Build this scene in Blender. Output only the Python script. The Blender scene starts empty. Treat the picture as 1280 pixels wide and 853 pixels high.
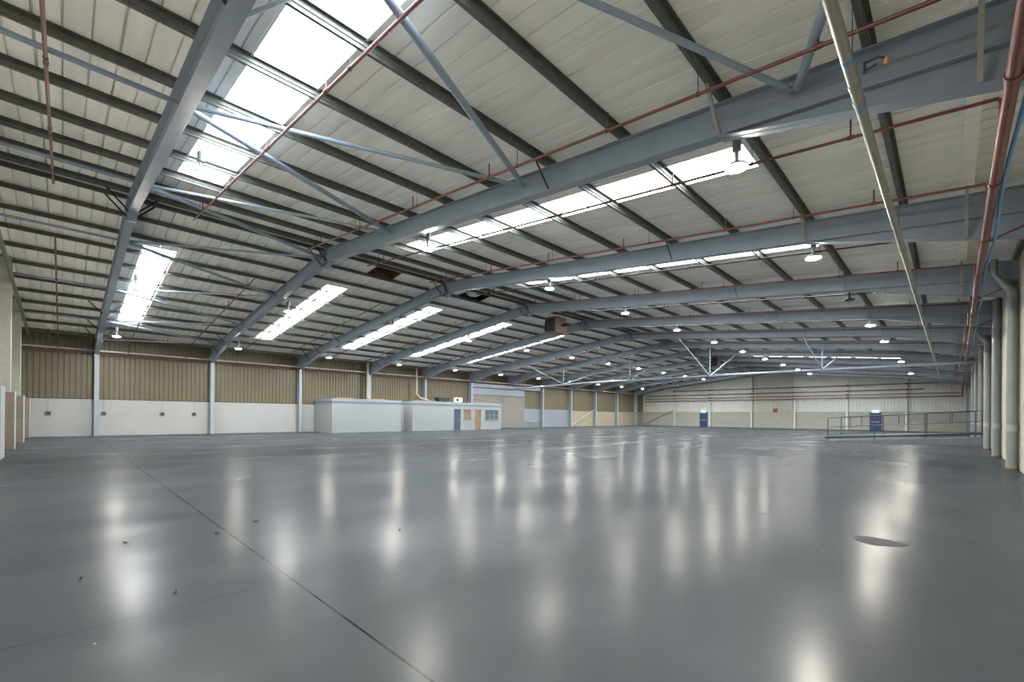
import bpy, bmesh, math, random
from mathutils import Vector, Matrix
random.seed(7)
S = bpy.context.scene
COL = S.collection

# ------------------------------------------------------------------ camera
YAW, PITCH, ROLL, FPX, CYP, CAMZ = 0.7791042, 0.0032734, 0.0077543, 554.4714, 518.349, 1.43443
Fw = Vector((-math.sin(YAW)*math.cos(PITCH), math.cos(YAW)*math.cos(PITCH), math.sin(PITCH)))
r0 = Vector((math.cos(YAW), math.sin(YAW), 0)); u0 = r0.cross(Fw)
Rt = r0*math.cos(ROLL)+u0*math.sin(ROLL); Up = -r0*math.sin(ROLL)+u0*math.cos(ROLL)
cam = bpy.data.cameras.new('camera'); co = bpy.data.objects.new('camera', cam); COL.objects.link(co)
m3 = Matrix((Rt, Up, -Fw)).transposed()
co.matrix_world = Matrix.Translation((0, 0, CAMZ)) @ m3.to_4x4()
cam.sensor_width = 36.0; cam.sensor_fit = 'HORIZONTAL'
cam.lens = FPX/1280*36.0
cam.shift_y = (CYP-426.5)/1280
cam.clip_start = 0.05; cam.clip_end = 300
S.camera = co

# ------------------------------------------------------------------ light settings
EXPOSURE = 2.24
ROOFLIGHT = 4.4          # daylight through the rooflight panels
LAMP = 335.0              # lens of a lit high bay lamp
W = bpy.data.worlds.new('sky'); S.world = W; W.use_nodes = True
bgn = W.node_tree.nodes['Background']; bgn.inputs[0].default_value = (.80, .88, 1, 1); bgn.inputs[1].default_value = 1.0
S.view_settings.view_transform = 'Standard'; S.view_settings.look = 'None'
S.view_settings.gamma = 1.0; S.view_settings.use_curve_mapping = False
S.view_settings.exposure = EXPOSURE
c = S.cycles
c.max_bounces = 10; c.diffuse_bounces = 6; c.glossy_bounces = 4; c.caustics_reflective = True
c.sample_clamp_indirect = 6.0; c.use_denoising = True
try: c.denoiser = 'OPENIMAGEDENOISE'
except Exception: pass

# ------------------------------------------------------------------ main dimensions (metres, camera above the origin)
Y0, BAY, NF = 1.447, 6.0, 12
def FY(k): return Y0+BAY*k
XL, XR = -37.23, 1.23                 # inner faces of the columns
XC = (XL+XR)/2                        # ridge
WL, WR = -37.75, 1.40                 # wall faces
YN, YF = -2.2, 70.4                   # near and far gables
SL = 0.1046
RT = 8.09                             # rafter top at the ridge
RD = 0.53                             # rafter depth
def rtop(x): return RT-SL*abs(x-XC)   # top of rafters
def sheet(x): return rtop(x)+0.2      # underside of roof sheets
ORD = ['first','second','third','fourth','fifth','sixth','seventh','eighth','ninth','tenth','eleventh','twelfth','thirteenth']

# ------------------------------------------------------------------ helpers
class MB:
    def __init__(s): s.v=[]; s.f=[]
    def add(s, vs, fs):
        n=len(s.v); s.v += [tuple(p) for p in vs]; s.f += [tuple(i+n for i in f) for f in fs]; return s
    def box(s, x0,x1,y0,y1,z0,z1):
        return s.add([(x0,y0,z0),(x1,y0,z0),(x1,y1,z0),(x0,y1,z0),(x0,y0,z1),(x1,y0,z1),(x1,y1,z1),(x0,y1,z1)],
                     [(0,3,2,1),(4,5,6,7),(0,1,5,4),(1,2,6,5),(2,3,7,6),(3,0,4,7)])
    def hexa(s, lo, hi):               # four lower and four upper corners
        return s.add(list(lo)+list(hi), [(0,3,2,1),(4,5,6,7),(0,1,5,4),(1,2,6,5),(2,3,7,6),(3,0,4,7)])
    def sweep(s, a, b):                # two equal rings of points
        n=len(a); fs=[(i,(i+1)%n,n+(i+1)%n,n+i) for i in range(n)]
        fs += [tuple(range(n))[::-1], tuple(range(n,2*n))]
        return s.add(list(a)+list(b), fs)
    def rings(s, rs, cap=True):
        n=len(rs[0]); fs=[]
        for k in range(len(rs)-1):
            fs += [(k*n+i, k*n+(i+1)%n, (k+1)*n+(i+1)%n, (k+1)*n+i) for i in range(n)]
        if cap: fs += [tuple(range(n))[::-1], tuple((len(rs)-1)*n+i for i in range(n))]
        return s.add([p for r in rs for p in r], fs)
    def tube(s, pts, r, n=8):
        pts=[Vector(p) for p in pts]; rs=[]
        for i,p in enumerate(pts):
            if i==0: t=(pts[1]-p)
            elif i==len(pts)-1: t=(p-pts[-2])
            else: t=(pts[i+1]-p).normalized()+(p-pts[i-1]).normalized()
            t.normalize()
            if i==0:
                a=t.cross(Vector((0,0,1)))
                if a.length<.05: a=t.cross(Vector((1,0,0)))
            else: a=a-t*a.dot(t)
            a.normalize(); b=t.cross(a)
            k=1.0
            if 0<i<len(pts)-1:
                cs=(pts[i+1]-p).normalized().dot(t); k=1/max(cs,.5)
            rr=r[i] if isinstance(r,(list,tuple)) else r
            rs.append([p+(a*math.cos(2*math.pi*j/n)+b*math.sin(2*math.pi*j/n))*rr*(k if False else 1) for j in range(n)])
        return s.rings(rs)
    def bar(s, p0, p1, w, h, up=(0,0,1)):
        p0=Vector(p0); p1=Vector(p1); t=(p1-p0).normalized(); u=Vector(up); a=t.cross(u)
        if a.length<.05: a=t.cross(Vector((1,0,0)))
        a.normalize(); b=a.cross(t).normalized()
        q=[-a*w/2-b*h/2, a*w/2-b*h/2, a*w/2+b*h/2, -a*w/2+b*h/2]
        return s.sweep([p0+x for x in q],[p1+x for x in q])
    def lathe(s, prof, cx=0, cy=0, n=20):
        return s.rings([[(cx+r*math.cos(2*math.pi*j/n), cy+r*math.sin(2*math.pi*j/n), z) for j in range(n)] for r,z in prof])
    def build(s, name, mat, parent=None, loc=None, smooth=False, bevel=0):
        me=bpy.data.meshes.new(name); me.from_pydata(s.v,[],s.f)
        bm=bmesh.new(); bm.from_mesh(me); bmesh.ops.recalc_face_normals(bm, faces=bm.faces); bm.to_mesh(me); bm.free()
        me.materials.append(mat)
        if smooth:
            for p in me.polygons: p.use_smooth=True
            try: me.set_sharp_from_angle(angle=math.radians(40))
            except Exception: pass
        o=bpy.data.objects.new(name, me); COL.objects.link(o)
        if parent: o.parent=parent
        if loc: o.location=loc
        if bevel:
            b=o.modifiers.new('bevel','BEVEL'); b.width=bevel; b.segments=2; b.limit_method='ANGLE'
        return o
def tag(o, label, cat, group=None):
    o['label']=label; o['category']=cat
    if group: o['group']=group
    return o
def thing(name, label, cat, loc=(0,0,0), group=None):
    o=bpy.data.objects.new(name,None); COL.objects.link(o); o.location=loc; o.empty_display_size=.2
    return tag(o,label,cat,group)
def struct(o): o['kind']='structure'; return o
def clone(root, loc, label, rot=None):
    r=root.copy(); COL.objects.link(r); r.location=loc; r['label']=label
    if rot is not None: r.rotation_euler=rot
    for ch in list(root.children):
        cc=ch.copy(); COL.objects.link(cc); cc.parent=r
        for g in list(ch.children):
            gg=g.copy(); COL.objects.link(gg); gg.parent=cc
    return r

# ------------------------------------------------------------------ materials
def lin(h):
    h=h.lstrip('#'); o=[]
    for i in (0,2,4):
        x=int(h[i:i+2],16)/255; o.append(x/12.92 if x<=.04045 else ((x+.055)/1.055)**2.4)
    return (*o,1)
def nn(nt, typ, **kw):
    n=nt.nodes.new(typ)
    for k,v in kw.items(): setattr(n,k,v)
    return n
def mat(name, col, rough=.5, metal=0.0, var=.06, scale=6.0, bump=0.0, spec=.5, emit=None, estr=0, stretch=(1,1,1)):
    m=bpy.data.materials.new(name); m.use_nodes=True; nt=m.node_tree
    b=nt.nodes['Principled BSDF']
    col = lin(col) if isinstance(col,str) else col
    b.inputs['Roughness'].default_value=rough; b.inputs['Metallic'].default_value=metal
    b.inputs['Specular IOR Level'].default_value=spec
    tc=nn(nt,'ShaderNodeTexCoord'); mp=nn(nt,'ShaderNodeMapping'); mp.inputs['Scale'].default_value=stretch
    nt.links.new(tc.outputs['Object'],mp.inputs[0])
    no=nn(nt,'ShaderNodeTexNoise'); no.inputs['Scale'].default_value=scale; no.inputs['Detail'].default_value=5
    nt.links.new(mp.outputs[0],no.inputs['Vector'])
    rp=nn(nt,'ShaderNodeValToRGB')
    rp.color_ramp.elements[0].position=.3; rp.color_ramp.elements[1].position=.7
    rp.color_ramp.elements[0].color=tuple(x*(1-var*2) for x in col[:3])+(1,)
    rp.color_ramp.elements[1].color=tuple(min(1,x*(1+var)) for x in col[:3])+(1,)
    nt.links.new(no.outputs[0],rp.inputs[0]); nt.links.new(rp.outputs[0],b.inputs['Base Color'])
    if bump:
        bp=nn(nt,'ShaderNodeBump'); bp.inputs['Strength'].default_value=bump; bp.inputs['Distance'].default_value=.01
        nt.links.new(no.outputs[0],bp.inputs['Height']); nt.links.new(bp.outputs[0],b.inputs['Normal'])
    if emit:
        b.inputs['Emission Color'].default_value=lin(emit) if isinstance(emit,str) else emit
        b.inputs['Emission Strength'].default_value=estr
    return m
def block_mat(name, c1, c2, mortar, sx=.45, sz=.225, axis='x', rough=.7):
    """painted blockwork: courses on a vertical wall, running along the given axis"""
    m=bpy.data.materials.new(name); m.use_nodes=True; nt=m.node_tree; b=nt.nodes['Principled BSDF']
    b.inputs['Roughness'].default_value=rough
    tc=nn(nt,'ShaderNodeTexCoord'); sp=nn(nt,'ShaderNodeSeparateXYZ'); cb=nn(nt,'ShaderNodeCombineXYZ')
    nt.links.new(tc.outputs['Object'],sp.inputs[0])
    nt.links.new(sp.outputs[0 if axis=='x' else 1],cb.inputs[0]); nt.links.new(sp.outputs[2],cb.inputs[1])
    br=nn(nt,'ShaderNodeTexBrick'); br.inputs['Scale'].default_value=1.0
    br.inputs['Brick Width'].default_value=sx; br.inputs['Row Height'].default_value=sz
    br.inputs['Mortar Size'].default_value=.008; br.inputs['Mortar Smooth'].default_value=.3
    br.inputs['Color1'].default_value=lin(c1); br.inputs['Color2'].default_value=lin(c2); br.inputs['Mortar'].default_value=lin(mortar)
    nt.links.new(cb.outputs[0],br.inputs['Vector'])
    nt.links.new(br.outputs['Color'],b.inputs['Base Color'])
    bp=nn(nt,'ShaderNodeBump'); bp.invert=True; bp.inputs['Strength'].default_value=.5; bp.inputs['Distance'].default_value=.006
    nt.links.new(br.outputs['Fac'],bp.inputs['Height']); nt.links.new(bp.outputs[0],b.inputs['Normal'])
    return m
FLOOR_A=(.039,.0445,.050,1); FLOOR_B=(.053,.0595,.066,1); FLOOR_R=(.20,.27); FLOOR_IOR=1.35; FLOOR_MATT=.745
def floor_mat():
    m=bpy.data.materials.new('painted_concrete_floor'); m.use_nodes=True; nt=m.node_tree; b=nt.nodes['Principled BSDF']; L=nt.links.new
    tc=nn(nt,'ShaderNodeTexCoord'); sp=nn(nt,'ShaderNodeSeparateXYZ'); L(tc.outputs['Object'],sp.inputs[0])
    def noise(scale,detail,stretch=(1,1,1),rough=.55):
        mp=nn(nt,'ShaderNodeMapping'); mp.inputs['Scale'].default_value=stretch; L(tc.outputs['Object'],mp.inputs[0])
        n=nn(nt,'ShaderNodeTexNoise'); n.inputs['Scale'].default_value=scale; n.inputs['Detail'].default_value=detail; n.inputs['Roughness'].default_value=rough
        L(mp.outputs[0],n.inputs['Vector']); return n.outputs[0]
    def math_(op,a,bv=None,cv=None):
        n=nn(nt,'ShaderNodeMath',operation=op)
        for i,v in enumerate((a,bv,cv)):
            if v is None: continue
            if isinstance(v,(int,float)): n.inputs[i].default_value=v
            else: L(v,n.inputs[i])
        return n.outputs[0]
    def ramp(v,e):
        r=nn(nt,'ShaderNodeValToRGB'); el=r.color_ramp.elements
        el[0].position,el[0].color=e[0][0],e[0][1]; el[1].position,el[1].color=e[-1][0],e[-1][1]
        for p,cc in e[1:-1]:
            x=el.new(p); x.color=cc
        L(v,r.inputs[0]); return r.outputs[0]
    big=noise(.22,5); med=noise(1.3,6,(1,.45,1)); fine=noise(40,3)
    base=ramp(big,[(.2,FLOOR_A),(.8,FLOOR_B)])
    mx=nn(nt,'ShaderNodeMix',data_type='RGBA',blend_type='MULTIPLY'); mx.inputs[0].default_value=1
    L(base,mx.inputs[6]); L(ramp(med,[(.25,(.86,.86,.86,1)),(.75,(1.04,1.04,1.04,1))]),mx.inputs[7])
    # saw-cut slab joints
    def line(axis,pos,w):
        d=math_('ABSOLUTE',math_('SUBTRACT',sp.outputs[axis],pos)); return math_('LESS_THAN',d,w)
    def rep(axis,pos,step,w):
        q=math_('SUBTRACT',sp.outputs[axis],pos-step/2); q=math_('FLOORED_MODULO',q,step)
        return math_('LESS_THAN',math_('ABSOLUTE',math_('SUBTRACT',q,step/2)),w)
    jy=line(1,1.41,.008); jr=math_('MULTIPLY',math_('MAXIMUM',rep(1,1.41,6.0,.006),rep(0,-4.06,6.0,.005)),.55)
    j=math_('MAXIMUM',jy,jr)
    brk=math_('MULTIPLY',j,ramp(noise(3.0,4),[(.3,(.45,.45,.45,1)),(.6,(1,1,1,1))]))
    mj=nn(nt,'ShaderNodeMix',data_type='RGBA'); L(brk,mj.inputs[0]); L(mx.outputs[2],mj.inputs[6]); mj.inputs[7].default_value=(.010,.0105,.011,1)
    # paint chips and dust flecks
    vo=nn(nt,'ShaderNodeTexVoronoi'); vo.inputs['Scale'].default_value=1.6; L(tc.outputs['Object'],vo.inputs['Vector'])
    chip=math_('LESS_THAN',vo.outputs['Distance'],.012)
    mc=nn(nt,'ShaderNodeMix',data_type='RGBA'); L(math_('MULTIPLY',chip,.6),mc.inputs[0]); L(mj.outputs[2],mc.inputs[6]); mc.inputs[7].default_value=(.4,.4,.39,1)
    L(mc.outputs[2],b.inputs['Base Color'])
    rg=nn(nt,'ShaderNodeMapRange'); L(noise(.35,3,(1,.5,1)),rg.inputs[0]); rg.inputs[1].default_value=.3; rg.inputs[2].default_value=.7
    rg.inputs[3].default_value=FLOOR_R[0]; rg.inputs[4].default_value=FLOOR_R[1]
    L(rg.outputs[0],b.inputs['Roughness'])
    b.inputs['IOR'].default_value=FLOOR_IOR
    bp=nn(nt,'ShaderNodeBump'); bp.inputs['Strength'].default_value=.09; bp.inputs['Distance'].default_value=.02
    h=math_('ADD',math_('MULTIPLY',noise(.8,3),1.0),math_('MULTIPLY',fine,.02))
    L(h,bp.inputs['Height']); L(bp.outputs[0],b.inputs['Normal'])
    # worn paint: partly matt, partly glossy
    df=nn(nt,'ShaderNodeBsdfDiffuse'); L(mc.outputs[2],df.inputs['Color'])
    ms=nn(nt,'ShaderNodeMixShader'); L(b.outputs[0],ms.inputs[1]); L(df.outputs[0],ms.inputs[2])
    wr=nn(nt,'ShaderNodeMapRange'); L(noise(.6,4,(1,.4,1)),wr.inputs[0]); wr.inputs[1].default_value=.25; wr.inputs[2].default_value=.75
    wr.inputs[3].default_value=FLOOR_MATT-.20; wr.inputs[4].default_value=FLOOR_MATT+.20; L(wr.outputs[0],ms.inputs[0])
    L(ms.outputs[0],nt.nodes['Material Output'].inputs['Surface'])
    return m


M={}
M['floor']=floor_mat()
M['roof']=mat('off_white_roof_lining','#f7f4ec',.55,var=.05,scale=1.2,stretch=(.3,3,1))
M['steel']=mat('blue_grey_painted_steel','#828d99',.42,var=.05,scale=2.5)
M['tube']=mat('light_blue_grey_tube','#8f9caa',.38,var=.05,scale=2.5)
M['galv']=mat('galvanised_steel','#63655e',.45,metal=.1,var=.12,scale=9)
M['galvd']=mat('dark_steel_angle','#3a3c3e',.5,metal=.3,var=.1)
M['red']=mat('red_oxide_pipe_paint','#6b352e',.42,var=.12,scale=12)
M['tan']=mat('tan_wall_cladding','#595341',.5,var=.05,scale=1.5)
M['white']=mat('white_wall_paint','#909394',.55,var=.02,scale=1.2)
M['cladw']=mat('white_gable_cladding','#b4b6b1',.5,var=.04,scale=1.0)
M['cream']=block_mat('cream_painted_blockwork','#a09d90','#999588','#858276',axis='y')
M['beigeb']=block_mat('beige_blockwork','#92918a','#8b8a82','#7f7d75',axis='x')
M['beigey']=block_mat('beige_side_blockwork','#8b8473','#847c6b','#787060',axis='y')
M['pier']=block_mat('bare_grey_block_pier','#6e665d','#675f56','#5f584f',axis='y')
M['grey']=mat('grey_dado_panel','#6f7881',.5,var=.04)
M['fascia']=mat('blue_grey_fascia','#768290',.45,var=.03)
M['cabin']=mat('cabin_white_panel','#84898d',.45,var=.02)
M['navy']=mat('dark_navy_door','#3c4654',.45,var=.05)
M['blue']=mat('blue_door_paint','#182b58',.4,var=.06)
M['wood']=mat('pale_wood_door','#7d6a4e',.5,var=.12,scale=5,stretch=(1,1,.15))
M['glass']=mat('dim_window_glass','#5d6468',.08,var=.1,spec=.8)
M['shut']=mat('beige_shutter','#75736e',.5,var=.04)
M['infill']=mat('dull_gable_sheeting','#989991',.5,var=.05)
M['nearw']=mat('grey_white_gable_paint','#8b8b83',.6,var=.05)
M['rail']=mat('dark_railing_paint','#262d37',.45)
M['ramp']=mat('shaded_concrete_ramp','#5b6066',.85,var=.08,spec=.1)  # grey set dark, shade on the front face is in the colour
M['pvc']=mat('grey_plastic_pipe','#727776',.42,var=.05,scale=3)
M['pvcl']=mat('pale_pipe_collar','#8e8f88',.45)
M['conduit']=mat('pale_grey_conduit','#8e8e85',.45,var=.05,scale=3)
M['hose']=mat('blue_hose_plastic','#4a90c4',.4,var=.05)
M['black']=mat('black_plastic','#1e1f20',.5)
M['brown']=mat('rusty_brown_casing','#8a6a5c',.5,var=.15,scale=7)
M['rust']=mat('rusty_lining','#6b4a33',.8,var=.35,scale=5)
M['amber']=mat('amber_sticker','#c98a2c',.5)
M['sign']=mat('lit_exit_sign','#dff5e8',.4,emit='#bfffd8',estr=.9)
M['signg']=mat('green_sign_film','#2f9a62',.4,emit='#2fb070',estr=.5)
M['rooflight']=mat('daylit_rooflight_panel','#ffffff',.4,emit=(.84,.93,1,1),estr=ROOFLIGHT)
M['lens']=mat('lit_lamp_lens','#fff3d8',.3,emit=(1,.945,.84,1),estr=LAMP)
M['lensoff']=mat('unlit_lamp_lens','#5f6266',.2)
M['alu']=mat('spun_aluminium','#b9bbbb',.35,metal=.5,var=.05)
M['leaf']=mat('dry_brown_leaf','#6d4a2a',.7,var=.3,scale=40)
M['patch']=mat('bare_dark_concrete','#3b3c3f',.6,var=.25,scale=14,bump=.3,spec=.05)
M['timber']=mat('rough_timber','#8f7451',.7,var=.2,scale=8)
M['acwhite']=mat('white_ac_casing','#d8d9d6',.4)
M['redbox']=mat('red_alarm_box','#8c2f2a',.45)

# ------------------------------------------------------------------ floor
f=MB(); f.box(WL-.4,WR+.4,YN-.3,YF+.3,-.3,0)
struct(f.build('floor',M['floor']))

# ------------------------------------------------------------------ roof sheets with openings for rooflights and vents
RLR=(-14.80,-2.83); RLL=(-33.72,-21.95)
def rl_y(k,side='left'):
    return (2.12,3.15) if k==0 else (FY(k)+1.70,FY(k)+2.73)
HOLES_R=[(RLR[0],RLR[1],*rl_y(k,'right')) for k in range(11)]
VENTS=[(-19.72,-18.55,10.05,11.30),(-19.62,-18.48,15.45,17.00),(-19.62,-18.48,51.6,53.1)]
HOLES_L=[(RLL[0],RLL[1],*rl_y(k)) for k in range(11)]+VENTS
def roof_sheet(name,x0,x1,holes):
    prof=[]; y=YN-.2; n=0
    ys=set()
    while y<YF+.2:
        major=(n%3==0); w=.036 if major else .020; d=.075 if major else .05
        prof += [(y,0),(y+w*.35,d),(y+w*.65+.012,d),(y+w+.012,0)]
        y+=1/3; n+=1
    prof.append((YF+.2,0))
    def h(yy):
        for (a,da),(b,db) in zip(prof,prof[1:]):
            if a<=yy<=b: return da+(db-da)*(yy-a)/max(1e-6,b-a)
        return 0
    extra=[(yy,h(yy)) for hh in holes for yy in hh[2:4]]
    prof=sorted(prof+extra)
    xs=sorted({x0,x1}|{hh[i] for hh in holes for i in (0,1)})
    m=MB(); idx={}
    def vid(i,j):
        if (i,j) not in idx:
            idx[(i,j)]=len(m.v); m.v.append((xs[i],prof[j][0],sheet(xs[i])+prof[j][1]))
        return idx[(i,j)]
    for j in range(len(prof)-1):
        yc=(prof[j][0]+prof[j+1][0])/2
        if prof[j+1][0]-prof[j][0]<1e-6: continue
        for i in range(len(xs)-1):
            xc=(xs[i]+xs[i+1])/2
            if any(a<xc<b and p<yc<q for a,b,p,q in holes): continue
            m.f.append((vid(i,j),vid(i,j+1),vid(i+1,j+1),vid(i+1,j)))
    o=m.build(name,M['roof'])
    md=o.modifiers.new('thickness','SOLIDIFY'); md.thickness=.06; md.offset=-1 
    # make sure the sheet grows upward
    if o.data.polygons[0].normal.z<0: md.offset=-1
    else: md.offset=1
    return struct(o)
roof_sheet('ceiling_right',XC,WR+.3,HOLES_R)
roof_sheet('ceiling_left',WL-.3,XC,HOLES_L)
m=MB(); m.hexa([(XC-.3,YN-.2,sheet(XC-.3)-.004),(XC,YN-.2,sheet(XC)-.004),(XC,YF+.2,sheet(XC)-.004),(XC-.3,YF+.2,sheet(XC-.3)-.004)],
              [(XC-.3,YN-.2,sheet(XC-.3)-.001),(XC,YN-.2,sheet(XC)-.001),(XC,YF+.2,sheet(XC)-.001),(XC-.3,YF+.2,sheet(XC-.3)-.001)])
m.hexa([(XC,YN-.2,sheet(XC)-.004),(XC+.3,YN-.2,sheet(XC+.3)-.004),(XC+.3,YF+.2,sheet(XC+.3)-.004),(XC,YF+.2,sheet(XC)-.004)],
       [(XC,YN-.2,sheet(XC)-.001),(XC+.3,YN-.2,sheet(XC+.3)-.001),(XC+.3,YF+.2,sheet(XC+.3)-.001),(XC,YF+.2,sheet(XC)-.001)])
struct(m.build('trim_1',M['roof']))

# rooflights
def rooflight(side,k):
    a,b=RLR if side=='right' else RLL; p,q=rl_y(k,side)
    t=thing('rooflight',f'bright translucent rooflight strip in {side} roof slope, {ORD[k]} bay from the camera','skylight',((a+b)/2,(p+q)/2,sheet((a+b)/2)),f'rooflights in the {side} roof slope')
    def L(x,y,z): return (x-(a+b)/2,y-(p+q)/2,z-sheet((a+b)/2))
    m=MB(); n=6
    xs=[a+(b-a)*i/n for i in range(n+1)]
    m.hexa([L(a,p,sheet(a)+.05),L(b,p,sheet(b)+.05),L(b,q,sheet(b)+.05),L(a,q,sheet(a)+.05)],
           [L(a,p,sheet(a)+.07),L(b,p,sheet(b)+.07),L(b,q,sheet(b)+.07),L(a,q,sheet(a)+.07)])
    m.build('panel',M['rooflight'],t)
    fr=MB()
    for yy in (p,q):
        s0,s1=(yy-.03,yy+.004) if yy==p else (yy-.004,yy+.03)
        fr.hexa([L(a,s0,sheet(a)-.012),L(b,s0,sheet(b)-.012),L(b,s1,sheet(b)-.012),L(a,s1,sheet(a)-.012)],
                [L(a,s0,sheet(a)+.06),L(b,s0,sheet(b)+.06),L(b,s1,sheet(b)+.06),L(a,s1,sheet(a)+.06)])
    for xx in (a,b):
        fr.hexa([L(xx-.03,p,sheet(xx-.03)-.012),L(xx+.03,p,sheet(xx+.03)-.012),L(xx+.03,q,sheet(xx+.03)-.012),L(xx-.03,q,sheet(xx-.03)-.012)],
                [L(xx-.03,p,sheet(xx)+.06),L(xx+.03,p,sheet(xx)+.06),L(xx+.03,q,sheet(xx)+.06),L(xx-.03,q,sheet(xx)+.06)])
    fr.build('frame',M['roof'],t)
for k in range(11):
    rooflight('right',k); rooflight('left',k)

# ------------------------------------------------------------------ side and gable walls
def ribbed(m,axis,fixed,a,b,z0,z1,pitch,depth,gw,inward,ztop=None):
    """vertical profiled cladding between a and b along an axis; grooves recede from the room"""
    pts=[]; t=a
    while t<b-1e-6:
        e=min(t+pitch,b)
        pts += [(t,0),(e-gw,0)] if e-gw>t else [(t,0)]
        if e-gw>t: pts += [(e-gw*.75,-depth),(e-gw*.25,-depth)]
        t=e
    pts.append((b,0))
    vs=[]; fs=[]
    for s,d in pts:
        p=fixed+inward*d
        zt=z1 if ztop is None else ztop(s)
        vs += [((p,s,z0) if axis=='y' else (s,p,z0)),((p,s,zt) if axis=='y' else (s,p,zt))]
    for i in range(len(pts)-1):
        fs.append((2*i,2*i+2,2*i+3,2*i+1))
    m.add(vs,fs)
# left wall
ZD=2.26                              # dado height
ZE=sheet(WL)+.02
m=MB(); ribbed(m,'y',WL,YN,31.3,ZD,ZE,.25,.035,.05,1); ribbed(m,'y',WL,40.2,YF,ZD,ZE,.25,.035,.05,1); ribbed(m,'y',WL,31.3,40.2,4.62,ZE,.25,.035,.05,1)
m.box(WL-.3,WL-.08,YN-.2,YF+.2,0,ZE)
wl=struct(m.build('wall_left',M['tan']))
m=MB(); m.box(WL-.06,WL+.06,YN,33.2,0,ZD); m.build('white_dado',M['white'],wl)
m=MB(); m.box(WL-.06,WL+.05,40.2,43.35,0,2.32); m.box(WL-.06,WL+.05,43.55,49.3,0,2.30); m.build('grey_dado',M['grey'],wl)
m=MB(); m.box(WL-.06,WL+.05,49.5,YF,0,2.2); m.build('block_dado',M['beigey'],wl)
m=MB(); m.box(WL+.0,WL+.075,YN,33.2,ZD-.005,ZD+.035); m.build('dado_flashing',M['galvd'],wl)
m=MB(); m.box(WL-.01,WL+.08,YN,YF,4.55,4.62) if False else m.box(WL-.01,WL+.02,YN,31.2,2.72,2.75); m.build('sheeting_rail',M['tan'],wl)

# right wall
m=MB(); m.box(WR,WR+.25,YN-.2,YF+.2,0,sheet(WR)+.02); wr=struct(m.build('wall_right',M['cream']))

# far gable
def gz(x): return sheet(x)+.02
m=MB(); ribbed(m,'x',YF,WL,WR,2.3,0,.3,.03,.05,-1,ztop=gz)
m.add([(WL-.3,YF+.08,0),(WR+.3,YF+.08,0),(WR+.3,YF+.08,gz(WR)),(XC,YF+.08,gz(XC)),(WL-.3,YF+.08,gz(WL))],[(0,1,2,3,4)])
wf=struct(m.build('wall_far',M['cladw']))
m=MB(); m.box(WL,WR,YF-.08,YF+.06,0,2.30); m.build('block_dado',M['beigeb'],wf)
m=MB()
for x in (-32.0,-26.4,-20.5,-15.1,-9.35,-3.7): 
    w=.11
    m.box(x-w,x+w,YF-.30,YF-.28,0,rtop(x)-.3); m.box(x-.01,x+.01,YF-.28,YF-.02,0,rtop(x)-.3)
m.build('wind_post',M['cladw'],wf)
m=MB(); ribbed(m,'x',YF-.05,-20.3,-15.3,2.3,0,.5,.03,.03,-1,ztop=lambda x:7.4); m.build('infill_sheeting',M['infill'],wf)
# gable rafter
m=MB()
for s in (-1,1):
    x1=XC+s*19.1
    m.hexa([(XC,YF-.25,rtop(XC)-.4),(x1,YF-.25,rtop(x1)-.4),(x1,YF-.04,rtop(x1)-.4),(XC,YF-.04,rtop(XC)-.4)],
           [(XC,YF-.25,rtop(XC)-.02),(x1,YF-.25,rtop(x1)-.02),(x1,YF-.04,rtop(x1)-.02),(XC,YF-.04,rtop(XC)-.02)])
m.build('gable_rafter',M['steel'],wf)

# near gable with its piers; mostly unseen wall whitened to bounce light upward
m=MB(); m.add([(WL-.3,YN,0),(WR+.3,YN,0),(WR+.3,YN,gz(WR)),(XC,YN,gz(XC)),(WL-.3,YN,gz(WL))],[(0,1,2,3,4)])
m.add([(WL-.3,YN-.2,0),(WR+.3,YN-.2,0),(WR+.3,YN-.2,gz(WR)),(XC,YN-.2,gz(XC)),(WL-.3,YN-.2,gz(WL))],[(0,1,2,3,4)])
wn=struct(m.build('wall_near',M['roof']))
for (a,b) in ((-21.5,-20.1),(-26.30,-25.68),(-32.05,-31.15),(WL+.02,-36.6)):
    lo=MB(); lo.box(a,b,YN+.002,-1.32,0,2.2); lo.build('pier',M['pier'],wn)
    fa=MB(); fa.box(a+.0,b,-1.32,-1.30,0,2.24); fa.build('pier_face',M['white'],wn)
    if b<-25 and a>WL+.1:
        up=MB(); up.box(a+.05,b-.02,YN+.002,-1.43,2.2,sheet((a+b)/2)-.1); up.build('upper_pier',M['nearw'],wn)
m=MB()
x0,x1=-37.2,-12.0
m.hexa([(x0,-1.44,rtop(x0)-.30),(x1,-1.44,rtop(x1)-.30),(x1,-1.34,rtop(x1)-.30),(x0,-1.34,rtop(x0)-.30)],
       [(x0,-1.44,rtop(x0)-.18),(x1,-1.44,rtop(x1)-.18),(x1,-1.34,rtop(x1)-.18),(x0,-1.34,rtop(x0)-.18)])
m.build('gable_angle',M['galv'],wn)

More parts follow.
